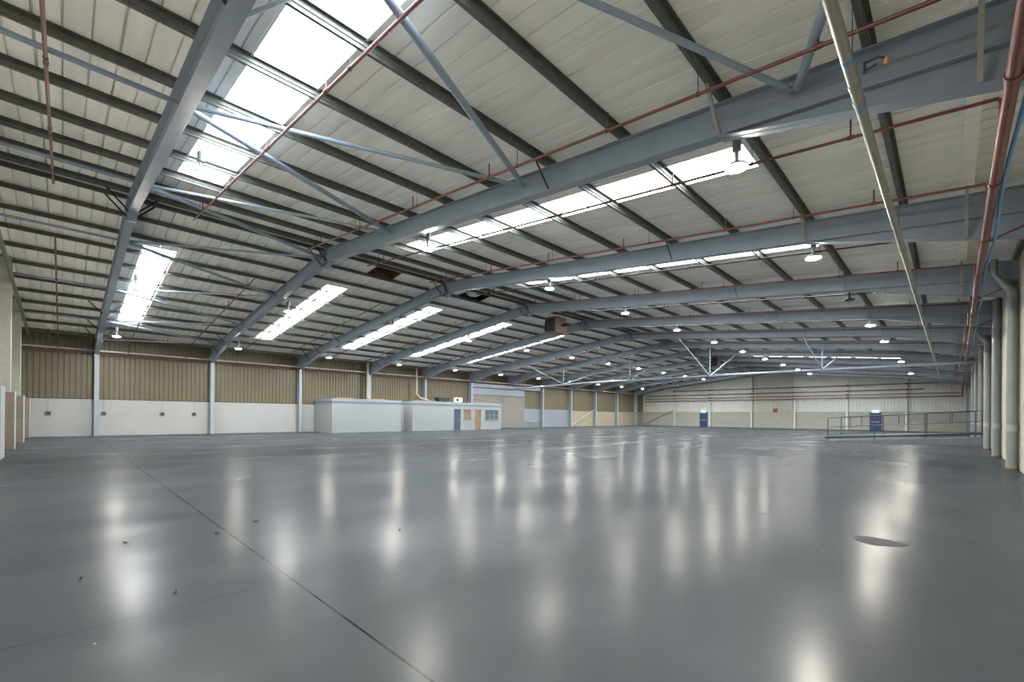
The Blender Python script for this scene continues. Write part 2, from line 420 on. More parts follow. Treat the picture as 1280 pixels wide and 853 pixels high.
# ------------------------------------------------------------------ portal frames
FW,TF,TW=.22,.018,.014
def iprof(z0,z1,tf=TF):               # I section in the y-z plane
    w=FW/2; t=TW/2
    return [(-w,z0),(w,z0),(w,z0+tf),(t,z0+tf),(t,z1-tf),(w,z1-tf),(w,z1),(-w,z1),(-w,z1-tf),(-t,z1-tf),(-t,z0+tf),(-w,z0+tf)]
HL=3.88                                # haunch length
def rafter_mesh(s):
    m=MB(); xe=19.23+.45
    a=[(s*.012,y,z) for y,z in iprof(RT-RD,RT)]
    b=[(s*xe,y,z) for y,z in iprof(RT-RD-SL*xe,RT-SL*xe)]
    return m.sweep(a,b)
def haunch_mesh(s):
    m=MB(); xs,xe=19.23-HL,19.23
    zb0=RT-RD-SL*xs; zt=RT-RD-SL*xe; zb1=5.03
    t=TW/2; w=FW/2
    m.hexa([(s*xs,-t,zb0-.03),(s*xe,-t,zb1+TF),(s*xe,t,zb1+TF),(s*xs,t,zb0-.03)],[(s*xs,-t,zb0),(s*xe,-t,zt),(s*xe,t,zt),(s*xs,t,zb0)])
    m.hexa([(s*xs,-w,zb0-.02),(s*xe,-w,zb1),(s*xe,w,zb1),(s*xs,w,zb0-.02)],[(s*xs,-w,zb0-.001),(s*xe,-w,zb1+TF),(s*xe,w,zb1+TF),(s*xs,w,zb0-.001)])
    return m
def column_mesh(s):
    m=MB(); x0,x1=19.23,19.23+.5; w=FW/2; t=TW/2
    pr=[(s*x0,-w),(s*x0,w),(s*(x0+TF),w),(s*(x0+TF),t),(s*(x1-TF),t),(s*(x1-TF),w),(s*x1,w),(s*x1,-w),(s*(x1-TF),-w),(s*(x1-TF),-t),(s*(x0+TF),-t),(s*(x0+TF),-w)]
    if s>0: pr=[(min(x,19.23+.46),y) for x,y in pr]
    top=RT-RD-SL*19.5
    return m.sweep([(x,y,0) for x,y in pr],[(x,y,top) for x,y in pr])
def apex_mesh():
    m=MB(); w=FW/2+.02
    m.box(-.012,.012,-w,w,7.36,RT-.01)
    for s in (-1,1):
        zb=RT-RD-SL*.5
        t=TW/2
        m.hexa([(s*.012,-t,7.37),(s*.5,-t,zb-.02),(s*.5,t,zb-.02),(s*.012,t,7.37)],[(s*.012,-t,RT-RD-.002),(s*.5,-t,zb-.001),(s*.5,t,zb-.001),(s*.012,t,RT-RD-.002)])
        m.hexa([(s*.012,-w+.02,7.36),(s*.5,-w+.02,zb-.022),(s*.5,w-.02,zb-.022),(s*.012,w-.02,7.36)],[(s*.012,-w+.02,7.378),(s*.5,-w+.02,zb-.004),(s*.5,w-.02,zb-.004),(s*.012,w-.02,7.378)])
    return m
def stay_mesh(x,pale):
    m=MB(); X=XC+x
    zb=(RT-RD-SL*abs(x)) 
    if abs(x)>19.23-HL:
        u=(abs(x)-(19.23-HL))/HL; z0=RT-RD-SL*(19.23-HL); zb=z0+(5.03-z0)*u
    zp=RT-SL*abs(x)+.06
    for sy in (-1,1):
        m.bar((x,sy*.10,zb+.03),(x,sy*.62,zp),.05,.008 if not pale else .05,up=(1,0,0))
    return m
mm={}
for s,nm in ((-1,'left'),(1,'right')):
    mm['rafter',s]=rafter_mesh(s); mm['haunch',s]=haunch_mesh(s); mm['column',s]=column_mesh(s)
frame0=thing('portal_frame','blue-grey steel portal frame, first and nearest to the camera','steel frame',(XC,FY(0),0),'portal frames of the warehouse')
parts0={}
for s in (-1,1):
    parts0['column',s]=mm['column',s].build('column',M['steel'],frame0)
    parts0['rafter',s]=mm['rafter',s].build('rafter',M['steel'],frame0)
    mm['haunch',s].build('haunch',M['steel'],frame0)
apex_mesh().build('apex_plate',M['steel'],frame0)
STAYS=[-17.2,-15.3,-11.9,-.28,.28,11.8,15.35,18.23]
for x in STAYS:
    stay_mesh(x,x>14).build('rafter_stay',M['conduit'] if x>14 else M['galvd'],frame0)
for k in range(1,NF):
    fr=clone(frame0,(XC,FY(k),0),f'blue-grey steel portal frame, {ORD[k]} from the camera')
    if k==6:
        for ch in list(fr.children):
            if ch.name.startswith('column') and ch.data==parts0['column',-1].data: bpy.data.objects.remove(ch)
        fr['label']='blue-grey steel portal frame, seventh from the camera, carried on the shutter header'

# ------------------------------------------------------------------ purlins
PX=[-.79,-2.62,-4.45,-6.27,-8.10,-9.92,-11.72,-13.40,-14.95,-16.45,-17.72]
def purlin_mesh(flip):
    m=MB(); t=.003; q=flip
    web=[(0,.035),(0,.085),(.014*q,.098),(.014*q,.132),(0,.145),(0,.2)]
    fl=.058
    outer=[(-fl*q,.052),(-fl*q,.035)]+web+[(fl*q,.2),(fl*q,.182)]
    inner=[(fl*q-t*q,.182),(fl*q-t*q,.2-t),(t*q,.2-t)]+[(x+t*q,z) for x,z in web[::-1][1:-1]]+[(t*q,t) if False else (0+t*q,0-0.0)]
    # closed strip: offset copy of the outer path
    path=outer; off=[]
    for i,(x,z) in enumerate(path):
        a=path[max(0,i-1)]; b=path[min(len(path)-1,i+1)]
        dx,dz=b[0]-a[0],b[1]-a[1]; l=math.hypot(dx,dz) or 1
        off.append((x-dz/l*t,z+dx/l*t))
    ring=path+off[::-1]
    a=[(x,YN+.02,z) for x,z in ring]; b=[(x,YF-.02,z) for x,z in ring]
    return m.sweep(a,b)
def purlin(x,label,group):
    s=1 if x>XC else -1
    o=purlin_mesh(s).build('purlin',M['galv'],None,(x,0,rtop(x)-.007))
    o.rotation_euler=(0,math.atan(SL)*s,0)
    return tag(o,label,'purlin',group)
for i,x in enumerate(PX):
    purlin(x,f'galvanised roof purlin on right slope, {ORD[i]} up from the right wall','right slope purlins')
for i,x in enumerate(PX):
    purlin(2*XC-x,f'galvanised roof purlin on left slope, {ORD[i]} up from the tan wall','left slope purlins')
for s,nm in ((1,'right'),(-1,'left')):
    x=XC+s*19.35
    m=MB(); m.box(x-.06,x+.06,YN+.02,YF-.02,rtop(x)-.0,rtop(x)+.19)
    tag(m.build('eaves_beam',M['galv']),f'grey eaves beam along the top of the {nm} wall','beam')
# pale boxed purlin close to the right eaves
m=MB(); x=.24
m.hexa([(x-.09,YN+.02,rtop(x)+.0),(x+.09,YN+.02,rtop(x)-.01),(x+.09,YF-.35,rtop(x)-.01),(x-.09,YF-.35,rtop(x)+.0)],
       [(x-.09,YN+.02,rtop(x)+.2),(x+.09,YN+.02,rtop(x)+.19),(x+.09,YF-.35,rtop(x)+.19),(x-.09,YF-.35,rtop(x)+.2)])
tag(m.build('boxed_purlin',M['roof']),'pale boxed purlin beside the thick red sprinkler main','purlin')

# ------------------------------------------------------------------ roof bracing in the first two bays
def zmid(x): return rtop(x)-.22
def tube_thing(p0,p1,r,label,group='roof bracing tubes'):
    a=Vector(p0); b=Vector(p1); t=(b-a).normalized()
    o=thing('bracing_tube',label,'brace',tuple((a+b)/2),group)
    c0=(a+b)/2
    MB().tube([a-c0+t*.12,b-c0-t*.12],r,12).build('tube',M['tube'],o,smooth=True)
    for e,d in ((a,1),(b,-1)):
        g=MB(); g.bar(e-c0,e-c0+t*d*.22,.10,.012,up=(0,0,1)); g.build('end_plate',M['steel'],o)
F1N=[.85,-4.3,-9.9,-15.5,-20.95,-26.6,-32.3,-36.9]
F2N=[-1.6,-7.0,-12.9,-18.3,-23.8,-29.6,-34.8]
y1,y2=FY(0)+.02,FY(1)-.02
for i,xb in enumerate(F2N):
    for j in (0,1):
        xa=F1N[i+j]; sd='right' if xb>XC+1 else 'left'
        r=.06 if (j==0) else .042
        tube_thing((xa,y1,zmid(xa)),(xb,y2,zmid(xb)),r,f'light blue-grey bracing tube between the two nearest portal frames, {ORD[2*i+j] if 2*i+j<13 else "last"} from the right eaves')
for i,xa in enumerate(F1N[1:-1]):
    tube_thing((xa,YN+.02,zmid(xa)),(xa,FY(0)-.02,zmid(xa)),.045,f'blue-grey strut from near gable to nearest frame, {ORD[i]} from the right eaves','gable struts')

# ------------------------------------------------------------------ high bay lamps
LY=[(-33.4,5.72,'row by left wall'),(-24.2,6.70,'row just left of ridge'),(-11.8,6.70,'row just right of ridge'),(-2.62,5.72,'row by right wall')]
def lamp(x,y,z,label,group,lit=True):
    t=thing('high_bay_lamp',label,'ceiling lamp',(x,y,z),group)
    m=MB(); m.lathe([(.182,0),(.19,.012),(.18,.035),(.13,.07),(.07,.10),(.03,.12),(.03,.30)],n=20); m.build('reflector',M['alu' if lit else 'black'],t,smooth=True)
    m=MB(); m.lathe([(.02,-.028),(.10,-.025),(.155,-.01),(.172,-.002)],n=20); m.build('lens',M['lens' if lit else 'lensoff'],t,smooth=True)
    m=MB(); m.lathe([(.05,.285),(.07,.30),(.07,.50),(.04,.53)],n=14); m.build('ballast_housing',M['pvc'],t,smooth=True)
    top=sheet(x)-z-.01
    m=MB(); m.tube([(0,0,.53),(0,0,top)],.006,6); m.build('suspension_wire',M['galv'],t)
    return t
lamps={}
for r,(x,z,nm) in enumerate(LY):
    first=None
    for k in range(11):
        if r==3 and k in (6,8,10): continue
        lit=not (r==3 and k==3)
        lab=f'lit round high bay lamp, {ORD[k if r<3 or k<6 else 6+(k-6)//2]} from near end in {nm}' if lit else 'unlit dark high bay lamp hanging in the row nearest the right wall'
        if first is None or not lit:
            o=lamp(x,FY(k)+.65,z,lab,nm+' of lamps',lit)
            if first is None: first=o
        else:
            o=clone(first,(x,FY(k)+.65,z),lab)

# ------------------------------------------------------------------ sprinkler pipework
PO=.55
def pz(x): return sheet(x)-PO
def range_pipe(side,y,label,x_end=None):
    if side=='right': xs,xe=.48,-17.4 if x_end is None else x_end
    else: xs,xe=-37.12,-21.4 if x_end is None else x_end
    zd=5.02 if side=='right' else 5.14
    t=thing('sprinkler_pipe',label,'sprinkler pipe',(xs,y,zd),f'red sprinkler branch pipes under the {side} roof slope')
    def L(x,yy,z): return (x-xs,yy-y,z-zd)
    pts=[L(xs,y,zd),L(xs,y,pz(xs)-.03),L(xs+(xe-xs)*.002,y,pz(xs)),L(xe,y,pz(xe))]
    MB().tube(pts,.026,8).build('pipe',M['red'],t,smooth=True)
    n=6 if side=='right' else 5
    for i in range(n):
        x=xs+(xe-xs)*(i+.55)/n
        m=MB(); m.tube([L(x,y,pz(x)),L(x,y,pz(x)+.25)],.014,6); m.tube([L(x,y,pz(x)+.25),L(x,y,pz(x)+.31)],[.02,.004],6); m.tube([L(x-.045,y,pz(x)),L(x+.045,y,pz(x))],.036,8)
        m.build('sprinkler_head',M['red'],t)
    for px in (PX if side=='right' else [2*XC-q for q in PX])[1::2]:
        if min(xs,xe)<px<max(xs,xe):
            m=MB(); m.tube([L(px,y,pz(px)+.02),L(px,y,rtop(px)+.01)],.006,6); m.tube([L(px-.02,y,pz(px)),L(px+.02,y,pz(px))],.034,8); m.build('hanger_rod',M['galvd'],t)
    return t
range_pipe('right',-.23,'red sprinkler branch pipe under right slope, nearest of all, before the first frame')
range_pipe('left',-.23,'red sprinkler branch pipe under left slope, nearest of all, before the first frame')
for k in range(11):
    for j,dy in enumerate((1.47,5.0 if k==0 else 4.55)):
        for sd in ('right','left'):
            d=dy if sd=='right' else (1.45,4.4)[j]
            range_pipe(sd,FY(k)+d,f'red sprinkler branch pipe under {sd} slope, {("first","second")[j]} beyond {ORD[k]} frame')
# the mains
pts=[(.44,YN+.1,5.0),(.46,8,5.0),(.50,16.6,5.0),(.62,28.5,5.0),(.80,48,5.0),(.98,69.6,5.0),(.98,69.75,4.9),(.98,69.8,4.05)]
t=thing('sprinkler_main','thick red sprinkler main running along under right eaves','pipe',(.44,YN+.1,5.0))
q=[(a-.44,b-YN-.1,cc-5.0) for a,b,cc in pts]
MB().tube(q,.062,14).build('pipe',M['red'],t,smooth=True)
def main_x(y):
    for (a,ya,_),(b,yb,_) in zip(pts,pts[1:]):
        if ya<=y<=yb: return a+(b-a)*(y-ya)/(yb-ya)
    return .98
for y in [1.0+2.95*i for i in range(22)]:
    x=main_x(y)
    m=MB(); m.tube([(x-.44,y-.06-YN-.1,0),(x-.44,y+.06-YN-.1,0)],.074,14); m.build('coupling',M['red'],t,smooth=True)
for k in range(11):
    y=FY(k)-.4; x=main_x(y)
    m=MB(); m.tube([(x-.44,y-YN-.1,-.01),(WR-.44-.02,y-YN-.1,.35)],.02,8); m.build('support_arm',M['red'],t)
pts2=[(main_x(y)+.112+.02*math.sin(y*1.1),y,5.0+.03*math.sin(y*.9)) for y in [YN+.15+.9*i for i in range(38)]]
tag(MB().tube(pts2,.024,8).build('hose',M['hose'],smooth=True),'blue hose tied along the thick red main','hose')
m=MB().tube([(-37.10,YN+.1,5.12),(-37.10,YF-.25,5.12)],.036,8); t=tag(m.build('wall_sprinkler_main',M['red'],smooth=True),'long thin red pipe across the tops of left wall columns','pipe')
m=MB(); m.box(-37.22,-37.16,YN+.1,YF-.3,5.20,5.28); tag(m.build('cable_tray',M['tube']),'blue-grey cable tray along left wall behind the red pipe','tray')

# grey conduit hung beneath the right-hand haunches
pts=[(-.79,YN+.1,5.2),(-.78,8,5.2),(-.75,18,5.2),(-.70,34,5.2),(-.62,67,5.2)]
t=thing('conduit_pipe','long pale grey pipe hanging below the right-hand rafters','pipe',pts[0])
q=[(a-pts[0][0],b-pts[0][1],cc-5.2) for a,b,cc in pts]
MB().tube(q,.055,12).build('pipe',M['conduit'],t,smooth=True)
def cx(y):
    for (a,ya,_),(b,yb,_) in zip(pts,pts[1:]):
        if ya<=y<=yb: return a+(b-a)*(y-ya)/(yb-ya)
    return -.62
for y in (5.75,6.75):
    MB().tube([(cx(y)+.79,y-.03-pts[0][1],0),(cx(y)+.79,y+.03-pts[0][1],0)],.0575,12).build('blue_tape_band',M['hose'],t,smooth=True)
for y in (4.2,6.25,6.6,9.5,13,16,19,25,31,37):
    MB().tube([(cx(y)+.79,y-.05-pts[0][1],0),(cx(y)+.79,y+.05-pts[0][1],0)],.062,12).build('coupling',M['conduit'],t,smooth=True)
for y in (2.4,6.1,12.2,18.2,24.2,30.2,36.2,42.2,48.2):
    z=rtop(-.79)
    MB().tube([(cx(y)+.79,y-pts[0][1],.05),(cx(y)+.79,y-pts[0][1],z-5.2+.02)],.005,6).build('hanger_rod',M['galvd'],t)
# small tap bracket beside that pipe
t=thing('pipe_tap','small black tap with amber tip beside the pale grey pipe','tap',(-.62,6.15,5.25))
m=MB(); m.tube([(-.06,0,.08),(.06,.02,.10),(.12,.04,.07)],.012,8); m.tube([(-.06,0,.0),(.05,.0,.02)],.012,8); m.tube([(-.06,0,-.02),(-.06,0,.1)],.014,8); m.build('bracket',M['black'],t)
m=MB(); m.tube([(.12,.04,.075),(.12,.04,.0)],[.016,.02],8); m.build('tip',M['amber'],t)

# ------------------------------------------------------------------ downpipes on the right wall
def downpipe(k,elbow,label):
    y=FY(k)-.42; x=1.262
    t=thing('downpipe',label,'downpipe',(x,y,0),'grey rainwater downpipes on the right wall')
    r=.122
    if elbow:
        pt=[(0,0,.05),(0,0,5.02),(-.02,0,5.12),(-.34,0,5.62),(-.36,0,5.72),(-.36,0,rtop(.9)-.02)]
    else: pt=[(0,0,.05),(0,0,rtop(x)-.02)]
    MB().tube(pt,[r]*2+[r*.9]+[r*.62]*3 if elbow else r,16).build('pipe',M['pvc'],t,smooth=True)
    for z in (1.2,): MB().tube([(0,0,z-.09),(0,0,z+.09)],r+.012,16).build('collar',M['pvcl'],t,smooth=True)
    m=MB(); m.tube([(0,0,0),(0,0,.06)],r+.015,16); m.build('shoe',M['rust'],t)
for k in range(3,9):
    downpipe(k,k in (3,5),f'grey downpipe on right wall, {ORD[k-3]} from the camera'+(' with a sloping elbow' if k in (3,5) else ''))

# ------------------------------------------------------------------ white cabins along the left wall
CX=-34.15
def cabin(name,label,y0,y1,h,openings):
    t=thing(name,label,'cabin',(CX,y0,0),'white office cabins')
    d=WL+.2-CX
    L=y1-y0
    m=MB()
    # front wall with openings cut out: vertical strips
    ys=sorted({0,L}|{o[1]-y0 for o in openings}|{o[2]-y0 for o in openings})
    th=.1
    for a,b in zip(ys,ys[1:]):
        op=[o for o in openings if o[1]-y0<(a+b)/2<o[2]-y0]
        if not op: m.box(-th,0,a,b,0,h-.2)
        else:
            o=op[0]
            if o[3]>0: m.box(-th,0,a,b,0,o[3])
            m.box(-th,0,a,b,o[4],h-.2)
    m.box(d,-th,0,th,0,h-.2); m.box(d,-th,L-th,L,0,h-.2)
    m.build('wall_panels',M['cabin'],t)
    m=MB(); m.box(d,.04,-.04,L+.04,h-.22,h+.02); m.build('roof_fascia',M['fascia'],t)
    m=MB(); m.box(-th-1.6,-th-1.55,.1,L-.1,0,h-.25); m.build('inner_partition',M['shut'],t)
    for o in openings:
        kind,a,b,z0,z1,mt=o; a-=y0; b-=y0
        if kind=='door':
            dm=MB(); dm.box(-.07,-.03,a+.05,b-.05,.01,z1-.05); dd=dm.build('door',M[mt],t)
            hm=MB(); hm.box(-.03,.0,b-.16,b-.12,1.0,1.04); hm.box(-.01,.0,b-.28,b-.12,1.0,1.03); hm.build('handle',M['alu'],dd)
            fm=MB(); fm.box(-.11,.015,a,a+.05,0,z1); fm.box(-.11,.015,b-.05,b,0,z1); fm.box(-.11,.015,a,b,z1-.05,z1); fm.build('door_frame',M['cabin'] if mt=='wood' else M['fascia'],t)
        else:
            fm=MB(); w=.06
            fm.box(-.1,.02,a,a+w,z0,z1); fm.box(-.1,.02,b-w,b,z0,z1); fm.box(-.1,.02,a,b,z0,z0+w); fm.box(-.1,.02,a,b,z1-w,z1)
            nb=1 if b-a<1.2 else 3
            for i in range(1,nb): fm.box(-.06,0,a+(b-a)*i/nb-.02,a+(b-a)*i/nb+.02,z0,z1)
            if nb>1: fm.box(-.06,0,a,b,(z0+z1)/2-.015,(z0+z1)/2+.015)
            fo=fm.build('window',M['fascia'],t)
            pm=MB(); pm.box(-.06,-.05,a+w,b-w,z0+w,z1-w); pm.build('pane',M[mt],fo)
    return t
c1=cabin('office_cabin','blank white cabin with blue-grey fascia beside left wall, left of its twin',14.70,20.80,2.68,[])
m=MB(); m.box(.0,.02,.3,4.6,0,.72); m.build('low_white_panel',M['cabin'],c1)
cabin('office_cabin','white cabin with two doors and two windows beside the shutter',21.97,32.95,2.68,[
    ('door',26.55,27.45,0,2.1,'navy'),('window',27.80,28.78,.92,2.08,'wood'),('door',29.22,30.12,0,2.1,'wood'),('window',30.60,32.55,.92,2.08,'glass')])
# link wall between the cabins
m=MB(); m.box(-35.65,-35.55,20.82,21.95,0,2.4); tag(m.build('link_panel',M['cabin']),'recessed white panel closing the gap between the cabins','panel')
m=MB(); m.box(-35.55,-35.1,21.0,21.25,1.45,1.6); tag(m.build('wall_shelf',M['navy']),'small dark shelf in the gap between the cabins','shelf')
# things on the cabin roofs
t=thing('air_conditioner','white air conditioner unit on the cabin roof','air conditioner',(-35.0,27.75,2.71))
m=MB(); m.box(-.16,.16,-.42,.42,.04,.5); m.build('casing',M['acwhite'],t,bevel=.02)
m=MB(); m.lathe([(.17,0),(.17,.012)],n=18); o=m.build('fan_grille',M['black'],t,(.162,-.2,.27)); o.rotation_euler=(0,math.pi/2,0)
m=MB(); m.box(-.14,.14,-.36,-.30,0,.05); m.box(-.14,.14,.30,.36,0,.05); m.build('foot',M['galvd'],t)
t=thing('steel_trough','dark steel trough lying on the cabin roof','trough',(-35.2,25.95,2.72))
m=MB(); m.hexa([(-.3,-.55,.1),(.3,-.55,.1),(.3,.55,.1),(-.3,.55,.1)],[(-.35,-.75,.42),(.35,-.75,.42),(.35,.75,.42),(-.35,.75,.42)]); m.build('tray',M['black'],t)
m=MB(); m.box(-.3,.3,-.5,-.4,-.01,.11); m.box(-.3,.3,.4,.5,-.01,.11); m.build('foot',M['timber'],t)
for i,(x,a,b,lab) in enumerate([(-34.6,15.0,16.8,'rough timber board on roof edge of the blank cabin, left end'),(-34.75,17.6,19.8,'rough timber board on roof of the blank cabin, right end'),(-34.7,22.3,25.0,'rough timber board on roof of the cabin with doors, beside trough'),(-34.8,29.3,32.4,'rough timber board on roof of the cabin with doors, right of air conditioner')]):
    m=MB(); m.box(x-.1,x+.1,a,b,2.70,2.745); m.box(x-.05,x+.05,a+.2,b-.3,2.745,2.79); tag(m.build('timber_board',M['timber']),lab,'board','timber boards on the cabin roofs')
m=MB().tube([(-36.9,16.6,5.1),(-36.9,16.6,3.35),(-36.6,16.6,3.2),(-36.6,17.1,3.15),(-36.6,17.1,2.72)],.025,8); tag(m.build('drop_pipe',M['red'],smooth=True),'thin red drop pipe above the blank cabin','pipe')
m=MB().tube([(-36.9,28.3,5.1),(-36.9,28.3,2.72)],.022,8); tag(m.build('drop_pipe',M['red'],smooth=True),'thin red drop pipe above the air conditioner','pipe')
m=MB().tube([(-37.0,24.2,rtop(-37)-.1),(-37.0,24.2,3.5),(-36.7,24.5,3.1),(-36.2,24.9,2.9),(-36.0,25.2,2.72)],.09,12); tag(m.build('flue_pipe',M['conduit'],smooth=True),'pale flue pipe bending down to the cabin roof beside trough','pipe')
m=MB().tube([(-37.0,19.10,rtop(-37)-.05),(-37.0,19.10,2.6)],.13,14); tag(m.build('rainwater_pipe',M['conduit'],smooth=True),'pale rainwater pipe in front of the fourth left column','downpipe')

# ------------------------------------------------------------------ roller shutter bay on the left wall
m=MB()
z=0.0
while z<4.55:
    m.hexa([(WL,31.6,z),(WL+.05,31.6,z+.01),(WL+.05,40.2,z+.01),(WL,40.2,z)],[(WL,31.6,z+.13),(WL+.05,31.6,z+.12),(WL+.05,40.2,z+.12),(WL,40.2,z+.13)]); z+=.13
d=struct(m.build('door_1',M['shut'])); d['label']='wide beige roller shutter on left wall beyond the cabins'; d['category']='shutter'
m=MB(); m.box(WL,WL+.1,40.2,40.32,0,4.6); m.build('guide_rail',M['fascia'],d)
m=MB(); m.box(WL,WL+.16,31.6,40.2,3.80,4.60); m.build('hood',M['fascia'],d)
m=MB(); m.box(WL-.02,WL+.45,31.55,43.35,4.62,4.66); m.box(WL+.2,WL+.22,31.55,43.35,4.66,5.06); m.box(WL-.02,WL+.45,31.55,43.35,5.06,5.10)
tag(m.build('header_beam',M['steel']),'blue-grey header beam over the roller shutter','beam')
m=MB(); m.box(WL+.06,WL+.16,40.4,43.2,.35,.42); m.box(WL+.06,WL+.16,40.4,43.2,.65,.70); 
for y in (40.5,41.8,43.1): m.box(WL+.07,WL+.15,y-.04,y+.04,0,.70)
tag(m.build('guard_rail',M['conduit']),'low pale guard rail in front of the grey panel','rail')
# tie with hanging struts below the seventh frame
t=thing('tie_truss','pale blue horizontal tie with hanging struts, spanning under the seventh frame','truss',(XC,FY(6),4.83))
MB().tube([(XL-XC+.02,0,-.25),(-9,0,.02),(0,0,.04),(9,0,.02),(XR-XC-.02,0,-.05)],.085,12).build('chord',M['steel'],t,smooth=True)
for x in (-29.3,-21.45,-14.1,-6.4):
    zb=0.0; zt=rtop(x)-RD-4.83
    MB().tube([(x-XC,0,.05),(x-XC,0,zt)],.04,8).build('vertical_strut',M['tube'],t,smooth=True)
    for s in (-1,1):
        MB().tube([(x-XC,s*.05,.05),(x-XC,s*5.9,zt)],.045,8).build('diagonal_strut',M['tube'],t,smooth=True)
# diagonal braces on walls
m=MB().tube([(WL+.35,49.8,.2),(WL+.35,55.2,2.5)],.05,8); tag(m.build('wall_brace',M['tube'],smooth=True),'sloping pale brace on left wall beyond the grey panel','brace')
m=MB().tube([(-37.3,YF-.2,.2),(-32.2,YF-.2,2.55)],.05,8); tag(m.build('wall_brace',M['galv'],smooth=True),'sloping brace in the left corner of the far wall','brace')

# ------------------------------------------------------------------ far gable fittings
def gdoor(n,x0,x1,where):
    m=MB(); m.box(x0,x1,YF-.16,YF-.08,0,2.12); d=struct(m.build(f'door_{n}',M['blue'])); d['label']=f'blue fire exit door on the far wall {where}'; d['category']='door'
    m=MB(); m.box(x0-.07,x0,YF-.18,YF-.06,0,2.2); m.box(x1,x1+.07,YF-.18,YF-.06,0,2.2); m.box(x0-.07,x1+.07,YF-.18,YF-.06,2.12,2.2); m.build('door_frame',M['navy'],d)
    m=MB(); m.box(x0+.1,x1-.1,YF-.24,YF-.2,1.0,1.06); m.box(x0+.12,x0+.18,YF-.24,YF-.16,1.0,1.06); m.box(x1-.18,x1-.12,YF-.24,YF-.16,1.0,1.06); m.build('push_bar',M['alu'],d)
    t=thing('exit_sign',f'small lit green and white exit sign above the blue door {where}','sign',((x0+x1)/2,YF-.2,2.28),'exit signs')
    m=MB(); m.box(-.3,.3,-.04,.04,-.08,.12); m.build('lightbox',M['sign'],t)
    m=MB(); m.box(-.26,.02,-.045,-.04,-.05,.09); m.build('green_panel',M['signg'],t)
gdoor(2,-27.90,-26.85,'left of the red box')
gdoor(3,-7.03,-6.0,'behind the ramp railings')
m=MB(); m.box(-17.7,-17.2,YF-.25,YF-.1,2.25,2.75); tag(m.build('alarm_box',M['redbox'],bevel=.02),'small red box on the far wall','box')
for z,r,mt,x0,x1,lab in ((4.03,.05,'red',-37.1,1.0,'lower red pipe along the far wall'),(4.42,.045,'red',-37.1,1.0,'upper red pipe along the far wall'),(4.93,.05,'galvd',-36.9,-2.2,'dark pipe along the far wall above the red pair'),(5.62,.045,'galvd',-32.2,-.5,'topmost dark pipe along the far wall')):
    t=thing('wall_pipe',lab,'pipe',((x0+x1)/2,YF-.42,z),'pipes along the far wall')
    MB().tube([(x0-(x0+x1)/2,0,0),(x1-(x0+x1)/2,0,0)],r,8).build('pipe',M[mt],t,smooth=True)
    for x in (-32.0,-26.4,-20.5,-15.1,-9.35,-3.7):
        if x0<x<x1: MB().box(x-.08-(x0+x1)/2,x+.08-(x0+x1)/2,-.09,.12,-.09,.09).build('clamp',M['red' if mt=='red' else 'galvd'],t)

# ------------------------------------------------------------------ raised ramp and its two railings
t=thing('concrete_ramp','grey concrete ramp rising to the right wall','ramp',(-5.7,34.7,0))
m=MB(); L=7.05
m.sweep([(0,0,0),(L,0,0),(L,0,.47),(0,0,.01)],[(0,1.75,0),(L,1.75,0),(L,1.75,.47),(0,1.75,.01)]); m.build('ramp_slab',M['ramp'],t)
m=MB(); m.box(L-.75,L-.1,-.42,-.02,0,.16); m.build('step',M['ramp'],t)
RAMPX=[-5.62,-3.29,-1.03,1.22]
def railing(y,label,xs):
    t=thing('ramp_railing',label,'railing',(xs[0],y,0),'railings beside the ramp')
    x0,x1=xs[0],xs[-1]
    def zz(x): return .46*(x+5.64)/6.93
    def P(x,z): return (x-x0,0,zz(x)+z)
    for z,r,n in ((1.46,.022,'top_rail'),(.87,.02,'middle_rail'),(.235,.072,'kick_rail')):
        MB().tube([P(x0-(.15 if n=='kick_rail' else 0),z),P(x1,z)],r,8).build(n,M['rail'],t,smooth=True)
    for x in xs:
        m=MB(); m.tube([P(x,0.0),P(x,1.46)],.026,8); m.box(x-x0-.06,x-x0+.06,-.06,.06,zz(x)+.0,zz(x)+.03); m.build('post',M['rail'],t,smooth=True)
    for a,b in zip(xs,xs[1:]):
        x=(a+b)/2
        MB().tube([P(x,.87),P(x,1.46)],.018,8).build('baluster',M['rail'],t)
railing(34.78,'dark railing on the near edge of the ramp',RAMPX)
railing(36.38,'dark railing on the far edge of the ramp',[-5.15,-3.0,-.99,1.02])

